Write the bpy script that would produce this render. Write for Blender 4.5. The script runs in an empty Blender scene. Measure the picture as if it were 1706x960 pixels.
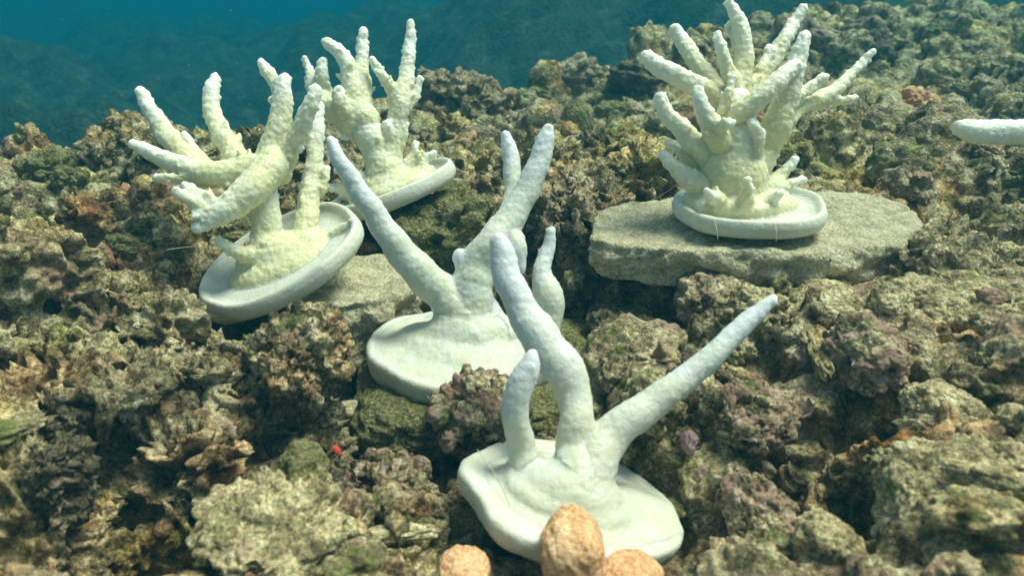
import bpy, math, random
import numpy as np
from mathutils import Vector, Matrix

# ------------------------------------------------------------------ camera, sky, sun, exposure
scene = bpy.context.scene
C = scene.collection
CAM_Z, PITCH, FPX = 0.60, math.radians(-20.0), 1450.0      # FPX: focal length in pixels of a 1706 wide picture
cam_d = bpy.data.cameras.new('camera'); cam = bpy.data.objects.new('camera', cam_d); C.objects.link(cam)
cam.location = (0, 0, CAM_Z); cam.rotation_euler = (math.radians(90) + PITCH, 0, 0)
cam_d.sensor_width = 36; cam_d.lens = 36 * FPX / 1706
cam_d.clip_start = 0.02; cam_d.clip_end = 300
cam_d.dof.use_dof = True; cam_d.dof.focus_distance = 0.9; cam_d.dof.aperture_fstop = 9.0
scene.camera = cam

SUN_EL, SUN_AZ = math.radians(67), math.radians(78)          # azimuth measured from +y towards +x
world = bpy.data.worlds.new('World'); scene.world = world; world.use_nodes = True
wn = world.node_tree.nodes; wl = world.node_tree.links
sky = wn.new('ShaderNodeTexSky'); sky.sky_type = 'NISHITA'; sky.sun_disc = False
sky.sun_elevation = SUN_EL; sky.sun_rotation = SUN_AZ
bg = wn['Background']; bg.inputs['Strength'].default_value = 0.12
tint = wn.new('ShaderNodeMix'); tint.data_type = 'RGBA'; tint.blend_type = 'MULTIPLY'; tint.inputs[0].default_value = 1.0
tint.inputs[7].default_value = (1.0, .93, .72, 1)             # the whole sky filtered by the water above and the camera's warm balance
wl.new(sky.outputs[0], tint.inputs[6]); wl.new(tint.outputs[2], bg.inputs['Color'])
sd = bpy.data.lights.new('sun', 'SUN'); sd.energy = 3.6; sd.angle = math.radians(26); sd.color = (1.0, 0.96, 0.82)
sun = bpy.data.objects.new('sun', sd); C.objects.link(sun)
to_sun = Vector((math.sin(SUN_AZ) * math.cos(SUN_EL), math.cos(SUN_AZ) * math.cos(SUN_EL), math.sin(SUN_EL)))
sun.rotation_euler = to_sun.to_track_quat('Z', 'Y').to_euler(); sun.location = (0, 0, 5)
vs = scene.view_settings
vs.view_transform = 'Standard'; vs.look = 'None'; vs.exposure = 0.80; vs.gamma = 1.0
scene.render.engine = 'CYCLES'
cy = scene.cycles
cy.max_bounces = 6; cy.diffuse_bounces = 3; cy.volume_bounces = 1; cy.transparent_max_bounces = 8
cy.use_denoising = True; cy.caustics_reflective = False; cy.caustics_refractive = False

rng = np.random.default_rng(7)

# ------------------------------------------------------------------ maths helpers
FWD = np.array([0, math.cos(PITCH), math.sin(PITCH)]); UPV = np.array([0, -math.sin(PITCH), math.cos(PITCH)])
RGT = np.array([1.0, 0, 0]); CAMP = np.array([0, 0, CAM_Z])
def P(px, py, D):
    return CAMP + D * (FWD + RGT * (px - 853) / FPX + UPV * (480 - py) / FPX)
def on_plane(px, py, z):
    d = FWD + RGT * (px - 853) / FPX + UPV * (480 - py) / FPX
    return CAMP + d * ((z - CAM_Z) / d[2])

def _hash(i, j, k, s):
    h = (i.astype(np.uint32) * np.uint32(374761393) + j.astype(np.uint32) * np.uint32(668265263)
         + k.astype(np.uint32) * np.uint32(2147483647) + np.uint32((s * 1274126177) & 0xffffffff))
    h = (h ^ (h >> np.uint32(13))) * np.uint32(1274126177)
    h ^= h >> np.uint32(16); h *= np.uint32(2246822519); h ^= h >> np.uint32(13)
    return h
def _h01(i, j, k, s):
    return (_hash(i, j, k, s) & np.uint32(0xffff)).astype(np.float32) / 65535.0
def vnoise(p, scale, seed=0):
    q = p.astype(np.float32) / scale + 1000.37
    f0 = np.floor(q); f = q - f0; f0 = f0.astype(np.int64)
    u = f * f * f * (f * (f * 6 - 15) + 10)
    r = 0
    for a in (0, 1):
        wx = u[:, 0] if a else 1 - u[:, 0]
        for b in (0, 1):
            wy = u[:, 1] if b else 1 - u[:, 1]
            for c in (0, 1):
                wz = u[:, 2] if c else 1 - u[:, 2]
                r = r + wx * wy * wz * _h01(f0[:, 0] + a, f0[:, 1] + b, f0[:, 2] + c, seed)
    return r * 2 - 1
def fbm(p, scale, octv=4, seed=0, gain=0.5):
    r = 0; a = 1.0; t = 0
    for o in range(octv):
        r = r + a * vnoise(p, scale / 2 ** o, seed + o * 17); t += a; a *= gain
    return r / t
def worley(p, scale, seed=0):
    """F1 distance (cell units, about 0..0.9)"""
    q = p.astype(np.float32) / scale + 1000.73
    base = np.floor(q - 0.5).astype(np.int64)
    best = np.full(len(p), 9.0, np.float32)
    for a in (0, 1):
        for b in (0, 1):
            for c in (0, 1):
                i, j, k = base[:, 0] + a, base[:, 1] + b, base[:, 2] + c
                h = _hash(i, j, k, seed)
                fx = i + 0.5 + ((h & np.uint32(0x3ff)).astype(np.float32) / 1023 - .5) * .7
                fy = j + 0.5 + (((h >> np.uint32(10)) & np.uint32(0x3ff)).astype(np.float32) / 1023 - .5) * .7
                fz = k + 0.5 + (((h >> np.uint32(20)) & np.uint32(0x3ff)).astype(np.float32) / 1023 - .5) * .7
                d = (q[:, 0] - fx) ** 2 + (q[:, 1] - fy) ** 2 + (q[:, 2] - fz) ** 2
                np.minimum(best, d.astype(np.float32), out=best)
    return np.sqrt(best)

# ------------------------------------------------------------------ mesh helpers
def mesh_np(name, v, faces, n=None):
    """faces: (m,k) array of k-gons"""
    me = bpy.data.meshes.new(name)
    faces = np.asarray(faces, np.int32); m, k = faces.shape
    me.vertices.add(len(v)); me.vertices.foreach_set('co', np.asarray(v, np.float32).ravel())
    me.loops.add(m * k); me.loops.foreach_set('vertex_index', faces.ravel())
    me.polygons.add(m); me.polygons.foreach_set('loop_start', np.arange(0, m * k, k, dtype=np.int32))
    me.update(calc_edges=True)
    me.polygons.foreach_set('use_smooth', np.ones(m, bool))
    if n is not None:
        me.normals_split_custom_set_from_vertices(np.asarray(n, np.float32))
    return me
_ico = {}
def ico(level):
    if level in _ico: return _ico[level]
    t = (1 + 5 ** .5) / 2
    v = [(-1, t, 0), (1, t, 0), (-1, -t, 0), (1, -t, 0), (0, -1, t), (0, 1, t), (0, -1, -t), (0, 1, -t), (t, 0, -1), (t, 0, 1), (-t, 0, -1), (-t, 0, 1)]
    f = [(0, 11, 5), (0, 5, 1), (0, 1, 7), (0, 7, 10), (0, 10, 11), (1, 5, 9), (5, 11, 4), (11, 10, 2), (10, 7, 6), (7, 1, 8),
         (3, 9, 4), (3, 4, 2), (3, 2, 6), (3, 6, 8), (3, 8, 9), (4, 9, 5), (2, 4, 11), (6, 2, 10), (8, 6, 7), (9, 8, 1)]
    v = np.array(v, float); v /= np.linalg.norm(v, axis=1)[:, None]; f = np.array(f)
    for _ in range(level):
        e = np.concatenate([f[:, [0, 1]], f[:, [1, 2]], f[:, [2, 0]]]); e.sort(axis=1)
        u, inv = np.unique(e, axis=0, return_inverse=True); inv = inv.ravel()
        mid = v[u].mean(axis=1); mid /= np.linalg.norm(mid, axis=1)[:, None]
        n0 = len(v); m = len(f); ab, bc, ca = inv[:m] + n0, inv[m:2 * m] + n0, inv[2 * m:] + n0
        v = np.concatenate([v, mid])
        f = np.concatenate([np.stack([f[:, 0], ab, ca], 1), np.stack([f[:, 1], bc, ab], 1), np.stack([f[:, 2], ca, bc], 1), np.stack([ab, bc, ca], 1)])
    _ico[level] = (v, f); return v, f
def normals_of(v, f):
    n = np.zeros_like(v)
    fn = np.cross(v[f[:, 1]] - v[f[:, 0]], v[f[:, 2]] - v[f[:, 0]])
    if f.shape[1] == 4: fn = fn + np.cross(v[f[:, 2]] - v[f[:, 0]], v[f[:, 3]] - v[f[:, 0]])
    for k in range(f.shape[1]):
        for c in range(3): n[:, c] += np.bincount(f[:, k], fn[:, c], len(v))
    return n / (np.linalg.norm(n, axis=1)[:, None] + 1e-12)
def smooth(v, f, it, lam=0.5):
    k = f.shape[1]
    e = np.concatenate([f[:, [i, (i + 1) % k]] for i in range(k)])
    a = np.concatenate([e[:, 0], e[:, 1]]); b = np.concatenate([e[:, 1], e[:, 0]])
    cnt = np.maximum(np.bincount(a, minlength=len(v)), 1)
    for _ in range(it):
        s = np.stack([np.bincount(a, v[b, c], len(v)) for c in range(3)], 1) / cnt[:, None]
        v = v + lam * (s - v)
    return v
def remesh(shells, voxel):
    """union of closed triangle shells [(v,f)] -> quads"""
    vs_, fs_, o = [], [], 0
    for v, f in shells:
        vs_.append(v); fs_.append(f + o); o += len(v)
    me = mesh_np('tmp', np.concatenate(vs_), np.concatenate(fs_))
    ob = bpy.data.objects.new('tmp', me); C.objects.link(ob)
    md = ob.modifiers.new('r', 'REMESH'); md.mode = 'VOXEL'; md.voxel_size = voxel; md.adaptivity = 0
    dg = bpy.context.evaluated_depsgraph_get(); ev = ob.evaluated_get(dg); m2 = ev.to_mesh()
    v = np.empty(len(m2.vertices) * 3, np.float32); m2.vertices.foreach_get('co', v); v = v.reshape(-1, 3).astype(float)
    f = np.empty(len(m2.loops), np.int32); m2.loops.foreach_get('vertex_index', f); f = f.reshape(-1, 4)
    ev.to_mesh_clear(); bpy.data.objects.remove(ob); bpy.data.meshes.remove(me)
    return v, f
def obj(name, me, mat, parent=None, **props):
    o = bpy.data.objects.new(name, me); C.objects.link(o)
    if mat is not None and me is not None:
        if len(me.materials) == 0: me.materials.append(mat)
    if parent is not None:
        o.parent = parent; o.matrix_parent_inverse = parent.matrix_world.inverted()
    for k, x in props.items(): o[k] = x
    return o
def empty(name, loc, label, cat, group=None):
    o = bpy.data.objects.new(name, None); C.objects.link(o); o.location = loc; o.empty_display_size = .02
    o.matrix_world = Matrix.Translation(loc)
    o['label'] = label; o['category'] = cat
    if group: o['group'] = group
    return o

# ------------------------------------------------------------------ materials
def ramp(nt, fac, stops):
    r = nt.nodes.new('ShaderNodeValToRGB'); el = r.color_ramp.elements
    while len(el) < len(stops): el.new(0.5)
    for e, (p, c) in zip(el, stops): e.position = p; e.color = (*c, 1)
    nt.links.new(fac, r.inputs[0]); return r.outputs[0]
def noise(nt, vec, scale, detail=4, rough=.55, dist=0.0):
    n = nt.nodes.new('ShaderNodeTexNoise'); n.inputs['Scale'].default_value = scale; n.inputs['Detail'].default_value = detail
    n.inputs['Roughness'].default_value = rough; n.inputs['Distortion'].default_value = dist
    nt.links.new(vec, n.inputs['Vector']); return n.outputs['Fac']
def mixc(nt, fac, a, b):
    m = nt.nodes.new('ShaderNodeMix'); m.data_type = 'RGBA'
    for s, x in ((0, fac), (6, a), (7, b)):
        if isinstance(x, (int, float)): m.inputs[s].default_value = x
        elif isinstance(x, tuple): m.inputs[s].default_value = (*x, 1)
        else: nt.links.new(x, m.inputs[s])
    return m.outputs[2]
def mapr(nt, x, a, b, c=0., d=1.):
    m = nt.nodes.new('ShaderNodeMapRange'); m.inputs[1].default_value = a; m.inputs[2].default_value = b
    m.inputs[3].default_value = c; m.inputs[4].default_value = d; nt.links.new(x, m.inputs[0]); return m.outputs[0]
def base_mat(name):
    m = bpy.data.materials.new(name); m.use_nodes = True; nt = m.node_tree
    b = nt.nodes['Principled BSDF']; b.inputs['Specular IOR Level'].default_value = 0.12; b.inputs['Roughness'].default_value = .85
    g = nt.nodes.new('ShaderNodeNewGeometry'); return m, nt, b, g.outputs['Position']
def bump(nt, b, h, strength, dist):
    n = nt.nodes.new('ShaderNodeBump'); n.inputs['Strength'].default_value = strength; n.inputs['Distance'].default_value = dist
    nt.links.new(h, n.inputs['Height']); nt.links.new(n.outputs[0], b.inputs['Normal'])
def addm(nt, a, b, op='ADD'):
    m = nt.nodes.new('ShaderNodeMath'); m.operation = op
    for s, x in ((0, a), (1, b)):
        if isinstance(x, (int, float)): m.inputs[s].default_value = x
        else: nt.links.new(x, m.inputs[s])
    return m.outputs[0]
def reef_mat(name, ground, patches, scale=1.0, bump_s=.8, zones=None, gritty=1.0):
    """ground: ramp stops for the mottled encrusted rock; patches: (colour, noise scale, lo, hi, offset) crusts of algae"""
    m, nt, b, pos = base_mat(name)
    oi = nt.nodes.new('ShaderNodeObjectInfo')
    v = nt.nodes.new('ShaderNodeVectorMath'); v.operation = 'ADD'
    sc = nt.nodes.new('ShaderNodeVectorMath'); sc.operation = 'SCALE'; sc.inputs['Scale'].default_value = 3.0
    cx = nt.nodes.new('ShaderNodeCombineXYZ'); nt.links.new(oi.outputs['Random'], cx.inputs[0]); nt.links.new(oi.outputs['Random'], cx.inputs[1])
    nt.links.new(cx.outputs[0], sc.inputs[0]); nt.links.new(pos, v.inputs[0]); nt.links.new(sc.outputs[0], v.inputs[1]); pv = v.outputs[0]
    col = ramp(nt, noise(nt, pv, 42 * scale, 7, .68), ground)
    # fine salt-and-pepper crust
    fine = noise(nt, pv, 330 * scale, 4, .7)
    mul = nt.nodes.new('ShaderNodeMix'); mul.data_type = 'RGBA'; mul.blend_type = 'OVERLAY'; mul.inputs[0].default_value = .75 * gritty
    nt.links.new(col, mul.inputs[6]); nt.links.new(ramp(nt, fine, [(.36, (.10, .09, .07)), (.64, (.90, .88, .82))]), mul.inputs[7]); col = mul.outputs[2]
    grit = nt.nodes.new('ShaderNodeMix'); grit.data_type = 'RGBA'; grit.blend_type = 'OVERLAY'; grit.inputs[0].default_value = .5 * gritty
    nt.links.new(col, grit.inputs[6]); nt.links.new(ramp(nt, noise(nt, pv, 1000 * scale, 2, .6), [(.38, (.15, .15, .15)), (.62, (.85, .85, .85))]), grit.inputs[7]); col = grit.outputs[2]
    for (c, s, lo, hi, off) in patches:
        a = nt.nodes.new('ShaderNodeVectorMath'); a.operation = 'ADD'; a.inputs[1].default_value = (off, off * 1.7, -off)
        nt.links.new(pv, a.inputs[0])
        col = mixc(nt, mapr(nt, noise(nt, a.outputs[0], s * scale, 5, .65, .4), lo, hi), col, c)
    if zones:                                                      # broad drifts of other crusts over the reef
        for (c, s, lo, hi, off) in zones:
            a = nt.nodes.new('ShaderNodeVectorMath'); a.operation = 'ADD'; a.inputs[1].default_value = (off, off * 1.7, -off); nt.links.new(pv, a.inputs[0])
            mx = nt.nodes.new('ShaderNodeMix'); mx.data_type = 'RGBA'; mx.blend_type = 'OVERLAY'
            nt.links.new(mapr(nt, noise(nt, a.outputs[0], s, 4, .6, .3), lo, hi, 0, .85), mx.inputs[0]); nt.links.new(col, mx.inputs[6]); mx.inputs[7].default_value = (*c, 1); col = mx.outputs[2]
    nt.links.new(col, b.inputs['Base Color'])
    vo = nt.nodes.new('ShaderNodeTexVoronoi'); vo.inputs['Scale'].default_value = 190 * scale; nt.links.new(pv, vo.inputs['Vector'])
    h = addm(nt, noise(nt, pv, 240 * scale, 6, .65), addm(nt, vo.outputs['Distance'], -.55, 'MULTIPLY'))
    bump(nt, b, h, bump_s, .009 / scale)
    return m
OLIVE = [(.34, (.050, .040, .020)), (.44, (.165, .135, .070)), (.53, (.35, .29, .165)), (.64, (.66, .575, .37))]
PINKISH = [(.32, (.075, .045, .028)), (.45, (.23, .145, .095)), (.54, (.42, .28, .19)), (.66, (.62, .48, .33))]
SAND = [(.30, (.26, .23, .14)), (.45, (.42, .375, .24)), (.58, (.54, .485, .32)), (.72, (.66, .61, .43))]
M = {}
M['reef'] = reef_mat('reef_crust', OLIVE, [((.40, .24, .165), 17, .56, .68, 3.1), ((.11, .135, .035), 26, .57, .69, 7.7), ((.50, .27, .12), 38, .66, .74, 5.2), ((.58, .50, .30), 15, .58, .70, 11.3), ((.07, .055, .03), 21, .64, .74, 17.0), ((.55, .33, .16), 24, .62, .72, 23.0)],
                     zones=[((.80, .74, .56), 5, .50, .62, 2.0), ((.66, .48, .40), 6, .54, .64, 9.0), ((.34, .30, .24), 5.5, .56, .68, 15.0), ((.48, .52, .34), 7, .56, .66, 21.0)])
M['pink'] = reef_mat('pink_crust', OLIVE, [((.40, .25, .175), 30, .47, .60, 2.2), ((.12, .14, .04), 33, .58, .68, 4.1), ((.55, .40, .30), 55, .56, .66, 9.0), ((.07, .05, .03), 38, .58, .68, 14.0)])
M['green'] = reef_mat('green_crust', OLIVE, [((.17, .19, .05), 26, .46, .62, 1.4), ((.50, .44, .24), 30, .56, .68, 6.0), ((.42, .24, .15), 34, .60, .70, 3.0)])
M['nodule'] = reef_mat('brown_nodules', [(.3, (.09, .066, .036)), (.5, (.27, .205, .12)), (.7, (.48, .39, .25))], [((.42, .21, .09), 30, .66, .74, 5.0), ((.13, .14, .05), 20, .6, .7, 2.0)], bump_s=.5)
M['slab'] = reef_mat('sandy_limestone', SAND, [((.24, .20, .10), 20, .62, .76, 2.5)], scale=1.1, bump_s=.7, gritty=.6)
M['pale'] = reef_mat('pale_crust', [(.32, (.10, .08, .038)), (.45, (.33, .275, .145)), (.55, (.54, .465, .26)), (.68, (.72, .64, .40))], [((.50, .31, .20), 22, .58, .70, 2.5), ((.22, .25, .06), 24, .58, .70, 8.5), ((.09, .07, .04), 26, .62, .72, 4.0)])
M['turf'] = reef_mat('turf_covered_rock', [(.3, (.10, .095, .035)), (.5, (.22, .205, .085)), (.7, (.36, .335, .165))], [((.45, .40, .24), 16, .62, .74, 1.0)], scale=1.1, bump_s=1.0)
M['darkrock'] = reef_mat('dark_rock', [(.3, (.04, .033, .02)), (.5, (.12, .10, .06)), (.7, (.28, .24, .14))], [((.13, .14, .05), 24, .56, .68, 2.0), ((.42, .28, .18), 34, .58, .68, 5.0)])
M['orange'] = reef_mat('orange_sponge', [(.3, (.46, .25, .12)), (.5, (.62, .36, .18)), (.72, (.72, .49, .29))], [((.30, .19, .11), 40, .62, .74, 2.0)], bump_s=.35, gritty=.55)
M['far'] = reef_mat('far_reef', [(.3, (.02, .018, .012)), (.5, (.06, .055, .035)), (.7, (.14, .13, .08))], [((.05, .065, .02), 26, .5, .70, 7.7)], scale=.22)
def plain(name, lo, hi, sc=60, rough=.6):
    m, nt, b, pos = base_mat(name); nt.links.new(mixc(nt, mapr(nt, noise(nt, pos, sc, 5), .3, .7), lo, hi), b.inputs['Base Color'])
    b.inputs['Roughness'].default_value = rough; bump(nt, b, noise(nt, pos, sc * 6, 4), .4, .002); return m
M['pinkknob'] = plain('pink_coralline', (.28, .16, .15), (.46, .30, .28), 120)
M['red'] = plain('red_tunicate', (.45, .03, .02), (.7, .10, .06), 200)
M['teal'] = plain('teal_pebble', (.05, .13, .11), (.12, .25, .20), 160, .45)
M['paleplug'] = plain('pale_plug', (.46, .40, .23), (.60, .54, .34), 140)
M['line'] = plain('nylon_line', (.5, .48, .36), (.6, .58, .45), 300, .4)
def coral_mat(name, tissue, white, spots, bs=.45):
    m, nt, b, pos = base_mat(name)
    at = nt.nodes.new('ShaderNodeAttribute'); at.attribute_name = 'tip_whiteness'
    n1 = noise(nt, pos, 45, 5, .6)
    w = addm(nt, at.outputs['Fac'], addm(nt, addm(nt, n1, -.5), 1.5, 'MULTIPLY'))
    col = mixc(nt, mapr(nt, w, .1, .95), tissue, white)
    sp = noise(nt, pos, 900, 2, .5)
    col = mixc(nt, mapr(nt, sp, .60, .72, 0, .35), col, spots)
    nt.links.new(col, b.inputs['Base Color']); b.inputs['Roughness'].default_value = .42; b.inputs['Specular IOR Level'].default_value = .24
    vo = nt.nodes.new('ShaderNodeTexVoronoi'); vo.inputs['Scale'].default_value = 420; nt.links.new(pos, vo.inputs['Vector'])
    bump(nt, b, addm(nt, noise(nt, pos, 260, 4), addm(nt, vo.outputs['Distance'], -.5, 'MULTIPLY')), bs, .0022)
    b.inputs['Subsurface Weight'].default_value = .8; b.inputs['Subsurface Radius'].default_value = (1.0, .95, .7); b.inputs['Subsurface Scale'].default_value = .008
    return m
M['coral_yellow'] = coral_mat('bleached_coral_yellowish', (.64, .60, .35), (.74, .735, .63), (.42, .35, .15))
M['coral_white'] = coral_mat('bleached_coral_white', (.56, .56, .42), (.60, .615, .615), (.46, .42, .24), .3)
M['disc'] = coral_mat('pale_disc', (.53, .515, .345), (.62, .62, .55), (.44, .41, .25), .3)

# ------------------------------------------------------------------ terrain height from sighted points
CP = [(-250, 960, .50), (0, 960, .49), (200, 960, .50), (420, 960, .50), (700, 960, .54), (853, 960, .54), (1050, 960, .56), (1300, 960, .53), (1706, 960, .47), (1950, 960, .46),
      (-250, 800, .57), (0, 800, .56), (200, 770, .60), (420, 800, .575), (640, 840, .62), (740, 820, .63), (1250, 800, .63), (1450, 760, .60), (1600, 800, .54), (1706, 780, .55), (1950, 800, .55),
      (-250, 620, .70), (0, 620, .69), (250, 600, .70), (480, 640, .70), (640, 740, .72), (780, 720, .72), (1000, 680, .74), (1100, 620, .74), (1300, 650, .69), (1500, 620, .65), (1650, 590, .64), (1950, 600, .65),
      (-250, 500, .86), (0, 500, .86), (200, 490, .86), (400, 520, .84), (620, 610, .86), (1050, 570, .86), (1250, 500, .80), (1450, 490, .80), (1700, 460, .82),
      (-250, 390, 1.0), (0, 390, 1.0), (150, 400, 1.0), (300, 430, .95), (500, 440, .98), (720, 470, 1.0), (950, 390, 1.04), (1100, 480, .98), (1300, 460, .95), (1600, 390, 1.0), (1950, 390, 1.0),
      (-250, 300, 1.2), (0, 300, 1.2), (250, 330, 1.15), (560, 330, 1.15), (880, 300, 1.25), (1050, 275, 1.3), (1450, 280, 1.22), (1650, 275, 1.2), (1950, 270, 1.2),
      (-250, 272, 1.3), (60, 268, 1.32), (200, 240, 1.38), (420, 220, 1.5), (700, 205, 1.55), (900, 195, 1.68), (1050, 175, 1.75), (1450, 175, 1.65), (1700, 155, 1.7), (1950, 155, 1.7),
      (640, 195, 1.65), (760, 165, 1.75), (860, 155, 1.85), (960, 115, 2.0), (1090, 80, 2.15), (1250, 35, 2.5), (1400, 5, 2.7), (1706, 0, 2.7), (1950, 0, 2.6)]
cpw = np.array([P(*c) for c in CP])
def _phi(a, b): return np.sqrt(((a[:, None, :2] - b[None, :, :2]) ** 2).sum(-1) + .02 ** 2)
_n = len(cpw); A = np.zeros((_n + 3, _n + 3)); A[:_n, :_n] = _phi(cpw, cpw) - 0.004 * np.eye(_n)
A[:_n, _n] = 1; A[:_n, _n + 1:_n + 3] = cpw[:, :2]; A[_n:, :_n] = A[:_n, _n:].T
W = np.linalg.solve(A, np.concatenate([cpw[:, 2], [0, 0, 0]]))
_rid = np.array([P(-250, 272, 1.3), P(60, 268, 1.32), P(200, 240, 1.38), P(420, 220, 1.5), P(640, 195, 1.65), P(760, 165, 1.75), P(860, 155, 1.85), P(960, 115, 2.0), P(1090, 80, 2.15), P(1250, 35, 2.5), P(1400, 5, 2.7), P(1950, 0, 2.75)])
PITS = [(285, 885, .545, .056, .20), (230, 800, .58, .04, .06), (400, 900, .53, .03, .06), (1400, 850, .575, .042, .20), (1665, 640, .60, .030, .16), (1480, 600, .66, .022, .10), (1480, 640, .64, .035, .06), (580, 620, .82, .06, .05), (650, 780, .68, .04, .07),
        (1040, 520, .88, .09, .06), (1150, 500, .88, .06, .05), (230, 310, 1.2, .07, .06), (60, 460, .92, .06, .05), (820, 480, .92, .05, .05), (1560, 440, .93, .06, .05), (1210, 900, .57, .025, .05), (30, 880, .52, .04, .05), (150, 740, .61, .03, .05), (480, 720, .63, .035, .06), (60, 350, 1.1, .06, .05), (1650, 290, 1.15, .07, .07), (1580, 330, 1.08, .04, .05), (690, 480, .95, .05, .05), (870, 500, .88, .04, .05), (1290, 600, .74, .025, .04), (1330, 740, .645, .03, .05), (120, 560, .75, .03, .04), (1000, 140, 1.85, .09, .06), (1350, 90, 2.0, .1, .07), (1560, 130, 1.75, .08, .06), (880, 240, 1.4, .06, .05)]
pitw = [(P(a, b, c), r, d) for a, b, c, r, d in PITS]
DISCS = [(468, 430, .88, .090, (-.36, -.22, .90)), (652, 316, 1.04, .083, (-.34, .02, .94)), (1247, 345, .90, .081, (-.02, -.02, 1)), (768, 580, .80, .087, (.03, -.02, 1)), (962, 826, .62, .080, (.27, .08, .95))]
discw = [(P(a, b, c), r, np.array(n) / np.linalg.norm(n)) for a, b, c, r, n in DISCS]
# what the nearer rubble must leave in view: (px, py, radius px, depth)
CLEAR = [(400, 470, 75, .86), (480, 460, 75, .86), (560, 410, 60, .86), (440, 380, 80, .88), (330, 400, 60, .9), (590, 345, 50, 1.0), (660, 320, 60, 1.0), (720, 300, 50, 1.0), (640, 250, 60, 1.04), (1160, 350, 60, .86), (1250, 360, 80, .86), (1340, 350, 60, .86), (1220, 260, 110, .9),
         (1080, 800, 60, .66), (1120, 840, 50, .62), (1040, 400, 70, .82), (1180, 430, 50, .82), (1300, 430, 55, .82), (1450, 390, 80, .82), (660, 590, 60, .74), (720, 620, 60, .72), (800, 590, 90, .74), (880, 590, 60, .76), (640, 690, 50, .70), (620, 500, 70, .78),
         (830, 770, 65, .60), (830, 860, 50, .58), (900, 830, 90, .58), (960, 800, 110, .58), (1050, 850, 95, .58), (1100, 880, 60, .56), (1020, 900, 60, .56), (960, 690, 60, .62), (1080, 670, 50, .62), (1190, 590, 50, .62), (860, 660, 50, .6)]
def blocks(c, r):
    d = np.asarray(c) - CAMP; D = d @ FWD
    px, py, rp = 853 + FPX * (d @ RGT) / D, 480 - FPX * (d @ UPV) / D, r / D * FPX
    return any(D < q[3] and (px - q[0]) ** 2 + (py - q[1]) ** 2 < (q[2] + rp) ** 2 for q in CLEAR)
def H(xy):
    xy = np.asarray(xy, float); out = np.empty(len(xy))
    for s in range(0, len(xy), 20000):
        q = xy[s:s + 20000]
        out[s:s + 20000] = _phi(q, cpw) @ W[:_n] + W[_n] + q @ W[_n + 1:]
    x3 = np.concatenate([xy, np.zeros((len(xy), 1))], 1)
    out += .030 * fbm(x3, .17, 2, 61) * np.clip(1.6 - xy[:, 1] * .4, .5, 1)
    for c, r, d in pitw:
        out -= d * np.exp(-((((xy - c[:2]) / r) ** 2).sum(1)) ** 1.8)
    for c, r, n in discw:
        e = xy - c[:2] + np.array([0, .035]); w = np.clip((r * 1.36 - np.sqrt((e ** 2).sum(1))) / (r * .3), 0, 1)
        pl = c[2] - ((xy - c[:2]) @ n[:2]) / n[2] - .062
        out = out * (1 - w) + np.minimum(out, pl) * w
    yr = np.interp(xy[:, 0], _rid[:, 0], _rid[:, 1])
    out = np.clip(out, .05, .62) - .035 * np.clip((xy[:, 1] - 1.2) / .4, 0, 1) - np.clip(xy[:, 1] - yr - .06, 0, 3) * .9
    return out

# ------------------------------------------------------------------ the reef flat: three zones of encrusted rock
def slab_shell(x0, x1, y0, y1, step, depth=.25):
    nx, ny = int((x1 - x0) / step) + 1, int((y1 - y0) / step) + 1
    X, Y = np.meshgrid(np.linspace(x0, x1, nx), np.linspace(y0, y1, ny)); xy = np.stack([X.ravel(), Y.ravel()], 1)
    p3 = np.concatenate([xy, np.zeros((len(xy), 1))], 1)
    z = H(xy) + .018 * fbm(p3, .11, 3, 5) + .006 * fbm(p3, .03, 2, 9)
    top = np.concatenate([xy, z[:, None]], 1); bot = np.concatenate([xy, (z - depth)[:, None]], 1)
    idx = np.arange(nx * ny).reshape(ny, nx); a, b, c, d = idx[:-1, :-1].ravel(), idx[:-1, 1:].ravel(), idx[1:, 1:].ravel(), idx[1:, :-1].ravel()
    ft = np.concatenate([np.stack([a, b, c], 1), np.stack([a, c, d], 1)]); n = nx * ny
    rim = np.concatenate([idx[0, :], idx[1:, -1], idx[-1, -2::-1], idx[-2:0:-1, 0]]); r2 = np.roll(rim, -1)
    fs = np.concatenate([np.stack([rim, rim + n, r2], 1), np.stack([r2, rim + n, r2 + n], 1)])
    return np.concatenate([top, bot]), np.concatenate([ft, ft[:, ::-1] + n, fs])
def rand_rot(r):
    q = r.normal(size=4); q /= np.linalg.norm(q); w, x, y, z = q
    return np.array([[1 - 2 * (y * y + z * z), 2 * (x * y - z * w), 2 * (x * z + y * w)], [2 * (x * y + z * w), 1 - 2 * (x * x + z * z), 2 * (y * z - x * w)], [2 * (x * z - y * w), 2 * (y * z + x * w), 1 - 2 * (x * x + y * y)]])
def lumps(n, x0, x1, y0, y1, rmin, rmax, power, level=2):
    out = []; v0, f0 = ico(level)
    xy = np.stack([rng.uniform(x0, x1, n), rng.uniform(y0, y1, n)], 1); z = H(xy)
    for i in range(n):
        if abs(xy[i, 0]) > xy[i, 1] * .72 + .18: continue
        r = rmin + (rmax - rmin) * rng.random() ** power
        if any(((xy[i] - c[:2]) ** 2).sum() < (rr * .8 + r) ** 2 for c, rr, d in pitw): r = min(r, rmin * 1.3)
        dz = r * rng.uniform(-.35, .45)
        if blocks([xy[i, 0], xy[i, 1], z[i] + dz], r): continue
        ax = r * np.array([rng.uniform(.8, 1.5), rng.uniform(.7, 1.2), rng.uniform(.55, 1.1)])
        v = v0 * ax * (1 + .25 * vnoise(v0 * 1.0 + i * 3.1, .8, 3))[:, None]
        v = v @ rand_rot(rng).T
        out.append((v + [xy[i, 0], xy[i, 1], z[i] + dz], f0))
    return out
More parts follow.
